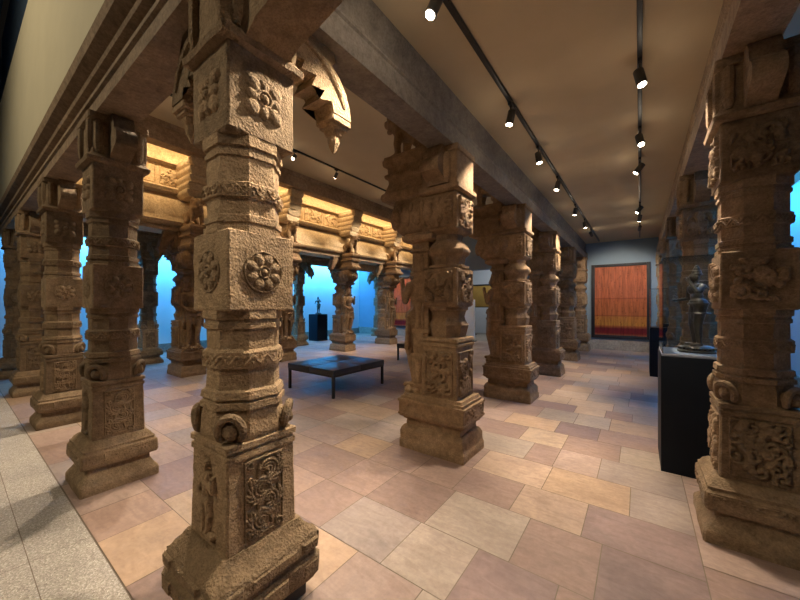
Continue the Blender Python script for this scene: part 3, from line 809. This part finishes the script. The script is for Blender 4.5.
slab('ceiling_outer', (-13.2, -6.1, 7.8), (2.3, .7, 7.9), M['navy'], 'dark high ceiling outside the pillar hall')
slab('wall_front', (-12.3, .69, 3.62), (-1.52, 1.05, 5.85), M['cream'], 'cream wall above the facade beam')
slab('wall_upper', (-12.3, .78, 5.85), (-1.52, 1.05, 7.8), M['navy'])
slab('wall_left', (-12.3, .7, 0), (-12.2, 13.05, 3.63), M['white'], 'wall washed in blue light beyond the left pillars')
slab('wall_right', (2.2, -1.2, 0), (2.3, 13.05, 3.63), M['white'], 'wall washed in blue light at the far right')
slab('wall_far_outer', (-13.3, -6.1, 0), (-13.2, 1.05, 7.8), M['navy'])
slab('wall_outer', (-13.3, -6.2, 0), (2.3, -6.1, 7.8), M['navy'])
slab('wall_outer_right', (-1.4, -6.1, 3.62), (-1.3, .69, 7.8), M['navy'])
for nm, a, b, z0, z1 in (('wall_back', -3.7, 2.3, 0, 5), ('wall_back_left', -12.3, -6.3, 0, 5), ('wall_back_above_door', -6.3, -3.7, 2.95, 5)):
    slab(nm, (a, 13.05, z0), (b, 13.2, z1), M['bluegrey'], 'blue grey painted end wall')
slab('baseboard_back', (-3.7, 13.0, 0), (2.2, 13.05, .34), M['skirt'], 'grey stone skirting along the end wall')
slab('baseboard_back_left', (-12.2, 13.0, 0), (-6.3, 13.05, .34), M['skirt'])
slab('baseboard_left', (-12.2, 1.05, 0), (-12.15, 13.0, .28), M['skirt'])
slab('baseboard_right', (2.15, -1.2, 0), (2.2, 13.0, .28), M['skirt'])
slab('wall_beyond', (-8, 16.9, 0), (-2, 17, 4), M['white'], 'pale wall of the bright room beyond the doorway')
slab('wall_beyond_left', (-8.1, 13.2, 0), (-8, 17, 4), M['white']); slab('wall_beyond_right', (-2, 13.2, 0), (-1.9, 17, 4), M['white'])
slab('ceiling_beyond', (-8.1, 13.2, 4), (-1.9, 17, 4.1), M['white'])

# ------------------------------------------------------------------ furniture and exhibits
def bench(label, loc):
    t = thing('museum_bench', label, 'bench', loc, 0, 'black benches in the nave')
    W, D = 1.2, 1.3
    bm = bmesh.new()
    for i in range(2):
        for j in range(2): box(bm, (i*W/2+.003, j*D/2+.003, .365), ((i+1)*W/2-.003, (j+1)*D/2-.003, .455), 0, .014)
    obj('seat', bm, M['leather'], t, label='black leather pad stitched in four squares')
    bm = bmesh.new(); box(bm, (.01, .01, .335), (W-.01, D-.01, .37), 0, .004); obj('seat_frame', bm, M['black'], t)
    for x in (.012, W-.052):
        for y in (.012, D-.052):
            bm = bmesh.new(); box(bm, (x, y, 0), (x+.04, y+.04, .345), 0, .003); obj('leg', bm, M['black'], t)
bench('black leather bench left of the large middle figure pillar', (-5.14, 3.62, 0))
bench('farther black bench, half hidden behind the large middle figure pillar', (-5.35, 7.2, 0))

def framed(label, cx, w, z0, z1, rs):
    t = thing('framed_textile', label, 'textile', (cx, 13.05, z0), 0, 'orange textiles framed on the end walls')
    b = .10; h = z1-z0
    bm = bmesh.new()
    box(bm, (-w/2, -.07, 0), (-w/2+b, 0, h), 0, .006); box(bm, (w/2-b, -.07, 0), (w/2, 0, h), 0, .006)
    box(bm, (-w/2+b, -.07, 0), (w/2-b, 0, b), 0, .006); box(bm, (-w/2+b, -.07, h-b*.9), (w/2-b, 0, h), 0, .006)
    obj('frame', bm, M['frame'], t, label='dark navy frame')
    bm = bmesh.new(); nx, nz = 60, 40; r = random.Random(rs)
    ph = [(r.uniform(8, 30), r.uniform(0, 6), r.uniform(.001, .004)) for _ in range(6)]
    g = [[bm.verts.new((-w/2+b*.85+(w-b*1.7)*i/nx, -.03+sum(a*math.sin(f*i/nx*2+p+.4*math.sin(j*.2)) for f, p, a in ph), b*.9+(h-b*1.75)*j/nz)) for j in range(nz+1)] for i in range(nx+1)]
    for i in range(nx):
        for j in range(nz): bm.faces.new((g[i][j], g[i+1][j], g[i+1][j+1], g[i][j+1]))
    ext = bmesh.ops.solidify(bm, geom=bm.faces[:], thickness=.003)
    obj('cloth', bm, M['silk'], t, 60, label='orange silk with gold and crimson bands')
framed('orange silk textile in a dark frame on the end wall of the aisle', -.53, 1.62, .40, 2.86, 1)
framed('distant red textile in a dark frame beyond the far nave pillars', -9.45, 1.62, .40, 2.86, 5)

def plinth(label, x0, x1, y0, y1, h, name='display_plinth', deck=True):
    t = thing(name, label, 'plinth', ((x0+x1)/2, (y0+y1)/2, 0), 0, 'dark display plinths')
    w, d = (x1-x0)/2, (y1-y0)/2
    bm = bmesh.new(); box(bm, (-w, -d, .0), (w, d, h-.03), 0, .004); obj('body', bm, M['plinth'], t)
    bm = bmesh.new(); box(bm, (-w+.008, -d+.008, h-.03), (w-.008, d-.008, h-.006), 0, .002); obj('deck', bm, M['plinthtop'] if deck else M['plinth'], t, label='pale deck' if deck else None)
def vitrine(label, x0, x1, y0, y1, z0, z1):
    t = thing('glass_case', label, 'glass case', ((x0+x1)/2, (y0+y1)/2, z0), 0, 'glass cases over the exhibits')
    w, d, h, k = (x1-x0)/2, (y1-y0)/2, z1-z0, .008
    for lo, hi in (((-w, -d, 0), (w, -d+k, h-k)), ((-w, d-k, 0), (w, d, h-k)), ((-w, -d+k, 0), (-w+k, d-k, h-k)), ((w-k, -d+k, 0), (w, d-k, h-k)), ((-w, -d, h-k), (w, d, h))):
        bm = bmesh.new(); box(bm, lo, hi); obj('pane', bm, M['glass'], t)

plinth('dark navy plinth under the bronze statue, behind the right edge pillar', .155, .84, 3.80, 4.42, 1.07)
vitrine('clear glass case enclosing the bronze statue', .165, .83, 3.81, 4.41, 1.065, 1.93)
plinth('smaller dark plinth farther down the right of the aisle', .17, .75, 8.70, 9.3, 1.03, deck=False)
vitrine('clear glass case on the farther right plinth', .18, .74, 8.71, 9.29, 1.025, 1.85)
plinth('dark plinth with a small figure before the left blue wall', -11.3, -10.75, 9.0, 9.55, 1.12, deck=False)

def bronze(label, loc, rz, h, grp=None):
    t = thing('bronze_statue', label, 'statue', loc, rz, grp)
    bm = bmesh.new(); k = h/.72
    lathe(bm, [(.001, 0), (.125*k, 0), (.13*k, .012*k), (.12*k, .022*k), (.105*k, .028*k), (.115*k, .036*k), (.10*k, .048*k), (.08*k, .056*k), (.001, .056*k)], n=32)
    for q in range(20):
        a = 2*PI*q/20; ball(bm, (.112*k*math.cos(a), .112*k*math.sin(a), .034*k), (.014*k, .014*k, .012*k), None, 8, 5)
    obj('lotus_base', bm, M['bronze'], t)
    bm = bmesh.new(); s = h*.92/1.5
    P = lambda x, y, z: Vector((x*s, y*s, z*s))
    for sd in (-1, 1):
        capsule(bm, P(0, .04+sd*.07, .78), P(.03, sd*.065+.02, .43), .09*s, .062*s); capsule(bm, P(.03, sd*.065+.02, .43), P(0, sd*.06, .08), .06*s, .036*s)
        capsule(bm, P(-.02, sd*.06, .035), P(.11, sd*.085, .028), .035*s, .027*s)
    ball(bm, P(0, .04, .80), (.115*s, .15*s, .11*s)); ball(bm, P(.01, .01, .94), (.08*s, .10*s, .12*s)); ball(bm, P(.01, -.02, 1.07), (.10*s, .14*s, .12*s))
    capsule(bm, P(0, -.14, 1.12), P(0, .10, 1.13), .055*s, .055*s); capsule(bm, P(0, -.02, 1.15), P(.01, -.02, 1.24), .042*s, .04*s)
    ball(bm, P(.02, -.03, 1.30), (.075*s, .066*s, .088*s)); ball(bm, P(.095, -.03, 1.29), (.02*s, .013*s, .02*s))
    for sd in (-1, 1): ball(bm, P(.01, -.03+sd*.07, 1.29), (.016*s, .014*s, .04*s)); ball(bm, P(.078, -.03+sd*.028, 1.315), (.012*s, .014*s, .008*s))
    ball(bm, P(.078, -.03, 1.25), (.014*s, .022*s, .008*s))
    for z, r in ((1.36, .078), (1.41, .066), (1.46, .05), (1.5, .032)): ball(bm, P(-.01, -.03, z), (r*s, r*s, .035*s))
    # one arm bent forward at the waist, the other lifted towards the head
    capsule(bm, P(0, -.2, 1.11), P(.0, -.25, .90), .045*s, .035*s); capsule(bm, P(0, -.25, .90), P(.19, -.2, .87), .034*s, .026*s)
    capsule(bm, P(0, .16, 1.12), P(.12, .25, 1.02), .045*s, .035*s); capsule(bm, P(.12, .25, 1.02), P(.19, .17, 1.22), .034*s, .026*s)
    for c, d in ((P(.21, -.195, .87), Vector((1, .1, .1))), (P(.195, .16, 1.25), Vector((.2, -.2, 1)))):
        ball(bm, c, (.032*s, .03*s, .03*s)); d.normalize(); side = d.cross(Vector((1, 0, 0)) if abs(d.z) > .7 else Vector((0, 0, 1))).normalized()
        for q, L in ((-1.5, .062), (-.5, .075), (.5, .072), (1.5, .058)):
            a = c+side*q*.014*s; capsule(bm, a, a+d*L*s, .009*s, .007*s, 6)
        capsule(bm, c, c+side*.045*s+d*.02*s, .011*s, .008*s, 6)
    for z, r in ((.85, .125), (.80, .15), (.62, .17)):
        tube(bm, [P(.10*math.cos(a)*r/.125, .035+r*math.sin(a), z) for a in [2*PI*i/20 for i in range(21)]], .014*s, 6)
    capsule(bm, P(.09, .03, .8), P(.07, .02, .5), .025*s, .018*s)
    me = remesh(bm, .0055*k, 2, 'body')
    o = obj('body', me, M['bronze'], t, loc=(0, 0, .05*k)); o.scale = (1.18, 1.18, 1)
bronze('dark bronze standing figure with tall headdress in the right glass case', (.43, 4.10, 1.064), R_(200), .80)
bronze('small dark statue on the plinth before the left blue wall', (-11.02, 9.28, 1.114), R_(-60), .74)
t = thing('stone_head', 'small dark stone head on the farther right plinth', 'sculpture', (.42, 8.98, 1.032))
bm = bmesh.new(); box(bm, (-.09, -.09, 0), (.09, .09, .07), 0, .0); obj('stand', bm, M['black'], t)
bm = bmesh.new(); capsule(bm, (0, 0, .125), (0, 0, .16), .06, .05); ball(bm, (0, 0, .24), (.10, .085, .12)); ball(bm, (-.1, 0, .23), (.025, .018, .03)); ball(bm, (0, 0, .35), (.07, .07, .06)); ball(bm, (.0, .085, .23), (.02, .015, .04)); ball(bm, (0, -.085, .23), (.02, .015, .04))
obj('head', remesh(bm, .009, 2), M['granite_b'], t)

# room beyond the doorway
t = thing('golden_screen', 'golden ochre screen standing in the bright room beyond the doorway', 'screen', (-5.9, 15.6, 0))
bm = bmesh.new(); box(bm, (-.9, -.02, 1.42), (.9, .03, 2.45), 0, .01); obj('panel', bm, M['gold'], t)
bm = bmesh.new(); box(bm, (-.95, -.03, 1.38), (.95, .04, 1.42)); box(bm, (-.95, -.03, 2.45), (.95, .04, 2.52)); box(bm, (-.95, -.03, 1.38), (-.9, .04, 2.52)); box(bm, (.9, -.03, 1.38), (.95, .04, 2.52)); obj('frame', bm, M['black'], t)
for x in (-.8, .8):
    bm = bmesh.new(); box(bm, (x-.03, -.2, 0), (x+.03, .2, .04)); box(bm, (x-.02, -.02, .03), (x+.02, .02, 1.40)); obj('leg', bm, M['black'], t)
t = thing('information_panel', 'pale grey standing panel at the nave doorway beside the middle pillar', 'panel', (-5.72, 12.75, 0))
bm = bmesh.new(); box(bm, (-.25, -.03, .03), (.25, .03, 1.72), 0, .006); obj('board', bm, M['white'], t)
bm = bmesh.new(); box(bm, (-.27, -.15, 0), (.27, .15, .03), 0, .004); obj('foot', bm, M['black'], t)

# ------------------------------------------------------------------ lamps
WARM = (1.0, .83, .62)
def light_obj(name, kind, loc, energy, col, target=None, **kw):
    l = bpy.data.lights.new(name, kind); l.energy = energy; l.color = col
    for k, v in kw.items(): setattr(l, k, v)
    o = bpy.data.objects.new(name, l); COL.objects.link(o); o.location = loc
    if target is not None: o.rotation_euler = (Vector(target)-Vector(loc)).to_track_quat('-Z', 'Y').to_euler()
    return o
def track(label, x, y0, y1, z):
    bm = bmesh.new(); box(bm, (x-.018, y0, z-.035), (x+.018, y1, z+.001), 0, .003)
    tag(obj('lighting_track', bm, M['black']), label, 'lighting track', 'black lighting tracks')
LENS = None
def spot(label, pos, target, energy, cone=70, blend=.6, col=WARM, grp='track spotlights', zc=3.62):
    x, y = pos; L = .15
    d = Vector(target)-Vector((x, y, zc-.17)); d.normalize()
    t = thing('track_spotlight', label, 'spotlight', (x, y, zc-.035), 0, grp)
    bm = bmesh.new(); box(bm, (-.016, -.05, -.03), (.016, .05, 0), 0, .003); tube(bm, [(0, 0, -.02), (0, 0, -.10)], .009, 8); obj('adapter', bm, M['black'], t)
    c = Vector((0, 0, -.135))
    bm = bmesh.new(); a, b = c-d*.06, c+d*.085
    tube(bm, [a, a+d*.004, b-d*.004, b], [.034, .039, .039, .036], 20); h = obj('housing', bm, M['lampbody'], t)
    bm = bmesh.new(); tube(bm, [b-d*.002, b+d*.003], [.031, .031], 20); obj('lens', bm, M['bulb'], h, label='glowing lens')
    w = Vector((x, y, zc-.035))+b+d*.02
    light_obj('added_fill', 'POINT', w+d*.01, FILL, col, shadow_soft_size=.04)  # added weak point fill by each lens, lifts the ambient and ceiling light
    light_obj('spot_beam', 'SPOT', w, energy, col, w+d, spot_size=R_(cone), spot_blend=blend, shadow_soft_size=.035)
FILL = 1.2
T1, T2 = -1.08, 0.0
track('black track on the aisle ceiling close to the left pillars', T1, -.6, 12.6, 3.62)
track('black track on the aisle ceiling down its right half', T2, -.6, 12.6, 3.62)
track('black track on the nave ceiling nearer the far pillars', -6.1, 1.5, 12.5, 4.9)
bm = bmesh.new(); box(bm, (-4.6, 2.382, 4.865), (-3.42, 2.418, 4.901), 0, .003); tag(obj('lighting_track', bm, M['black']), 'short cross track on the nave ceiling near the facade', 'lighting track', 'black lighting tracks')
track('black track on the nave ceiling nearer the aisle', -3.4, 1.5, 12.5, 4.9)
E = 1.35
for y, tg, e, l in ((.6, (-1.5, 1.9, 2.9), 16, 'spotlight over the aisle entrance on the left track'), (1.87, (-1.5, 1.0, 1.3), 240, 'nearest spotlight on the left aisle track'), (3.44, (-1.44, 3.15, 1.3), 190, 'spotlight beside the large middle figure pillar'), (4.59, (-.5, 4.3, 0), 70, 'third spotlight from the front on the left aisle track'),
                    (5.85, (-1.44, 5.4, 1.3), 190, 'fourth spotlight from the front on the left aisle track'), (7.67, (-1.44, 7.75, 1.3), 170, 'fifth spotlight from the front on the left aisle track'),
                    (9.1, (-.4, 9.2, 0), 70, 'sixth spotlight from the front on the left aisle track'), (10.4, (-.6, 13, 1.9), 70, 'last spotlight on the left aisle track')):
    spot(l, (T1, y), tg, e*E)
for y, tg, e, l in ((.75, (-1.5, .95, .6), 28, 'spotlight above the aisle entrance, aimed at the nearest pillar'), (2.0, (-.6, 1.9, 0), 18, 'spotlight over the front of the right aisle track'), (3.48, (.42, 3.15, 1.4), 150, 'first spotlight seen on the right aisle track'),
                    (4.8, (.42, 3.9, 1.3), 60, 'spotlight on the right aisle track aimed at the bronze statue'), (5.8, (-1.44, 5.45, 1.4), 90, 'third spotlight seen on the right aisle track'),
                    (8.3, (-1.44, 7.9, 1.4), 90, 'fourth spotlight seen on the right aisle track'), (9.1, (-.6, 10.0, 0), 60, 'fifth spotlight seen on the right aisle track'), (10.3, (-.5, 13, 1.6), 125, 'last spotlight on the right aisle track')):
    spot(l, (T2, y), tg, e*E)
NV = 'nave track spotlights'
for x, nm in ((-6.1, 'far'), (-3.4, 'near')):
    for k, y in enumerate((2.4, 4.47, 5.7, 7.9, 10.2)):
        o = ('first', 'second', 'third', 'fourth', 'fifth')[k]
        tgt = {('far', 0): (-5.6, .2, 0), ('far', 1): (-4.3, .3, 0), ('far', 2): (-8.2, 5.4, 1.2), ('far', 3): (-8.2, 7.9, 1.2), ('far', 4): (-8.1, 10.2, 1.2),
               ('near', 0): (-3.7, .3, 0), ('near', 1): (-.6, 2.5, 0), ('near', 2): (-2.15, 3.1, 3.0), ('near', 3): (-5.2, 8.4, 0), ('near', 4): (-5, 12, 0)}[(nm, k)]
        spot('%s spotlight from the front on the %s nave track' % (o, 'far' if nm == 'far' else 'aisle-side'), (-4.3 if (nm, k) == ('near', 0) else x, y), tgt, (330 if k == 0 else 230 if nm == 'far' and k > 1 else 190 if (nm, k) == ('near', 1) else 130)*E, 55 if (nm, k) == ('near', 1) else 75, .6, WARM, NV, 4.9)
spot('spotlight on the left side ceiling aimed at the distant red textile', (-9.4, 11.2), (-9.3, 13, 1.6), 170, 70, .6, WARM, 'side ceiling spotlights')
# warm cove strips behind the nave beams, blue wall washers, outer hall and far room lamps
def strip(label, cat, lo, hi, mat):
    bm = bmesh.new(); box(bm, lo, hi, 0, .003); tag(obj('strip_downlight', bm, mat), label, cat)
strip('warm strip lamp behind the far nave beam lighting the frieze', 'strip light', (-7.53, 1.2, 4.86), (-7.47, 12.9, 4.8999), M['ledw'])
light_obj('cove_glow', 'AREA', (-7.55, 7, 4.84), 170, (1, .70, .36), (-8.35, 7, 4.0), shape='RECTANGLE', size=.06, size_y=11.5).rotation_euler = (0, R_(8), 0)
strip('blue strip lamp washing the left wall', 'strip light', (-11.75, 1.3, 3.59), (-11.69, 12.8, 3.6199), M['ledb'])
o = light_obj('blue_wash', 'AREA', (-11.72, 7, 3.57), 640, (.07, .43, 1), None, shape='RECTANGLE', size=.08, size_y=11.4); o.rotation_euler = (0, R_(25), 0)
strip('blue strip lamp washing the right wall', 'strip light', (1.69, 4.2, 3.59), (1.75, 12.8, 3.6199), M['ledb'])
o = light_obj('blue_wash_right', 'AREA', (1.72, 8.5, 3.57), 150, (.03, .36, 1), None, shape='RECTANGLE', size=.08, size_y=8.4); o.rotation_euler = (0, R_(-25), 0)
light_obj('outer_hall_lamp', 'SPOT', (-5.5, -3.8, 6.6), 620, (1, .84, .58), (-4.5, .7, 4.2), spot_size=R_(140), spot_blend=.8, shadow_soft_size=.2)
light_obj('entrance_lamp', 'SPOT', (-2.6, -2.6, 3.4), 70, (1, .82, .6), (-1.9, .7, 1.5), spot_size=R_(40), spot_blend=.8, shadow_soft_size=.15)
light_obj('far_room_lamp', 'AREA', (-5, 15, 3.95), 45, (.9, .95, 1), (-5, 15, 0), shape='RECTANGLE', size=3, size_y=2)

w = bpy.data.worlds.new('hall_air'); sc.world = w; w.use_nodes = True
w.node_tree.nodes['Background'].inputs[0].default_value = (.6, .5, .42, 1); w.node_tree.nodes['Background'].inputs[1].default_value = .005

# ------------------------------------------------------------------ camera
cd = bpy.data.cameras.new('camera'); cam = bpy.data.objects.new('camera', cd); COL.objects.link(cam)
cam.location = (0, 0, 1.5); cam.rotation_euler = (PI/2, 0, R_(36)); cd.sensor_width = 36; cd.lens = 330/800*36; cd.shift_y = 5/800; cd.clip_start = .05
sc.camera = cam
sc.view_settings.view_transform = 'Standard'; sc.view_settings.look = 'None'; sc.view_settings.gamma = 1; sc.view_settings.use_curve_mapping = False
sc.view_settings.exposure = 0.35
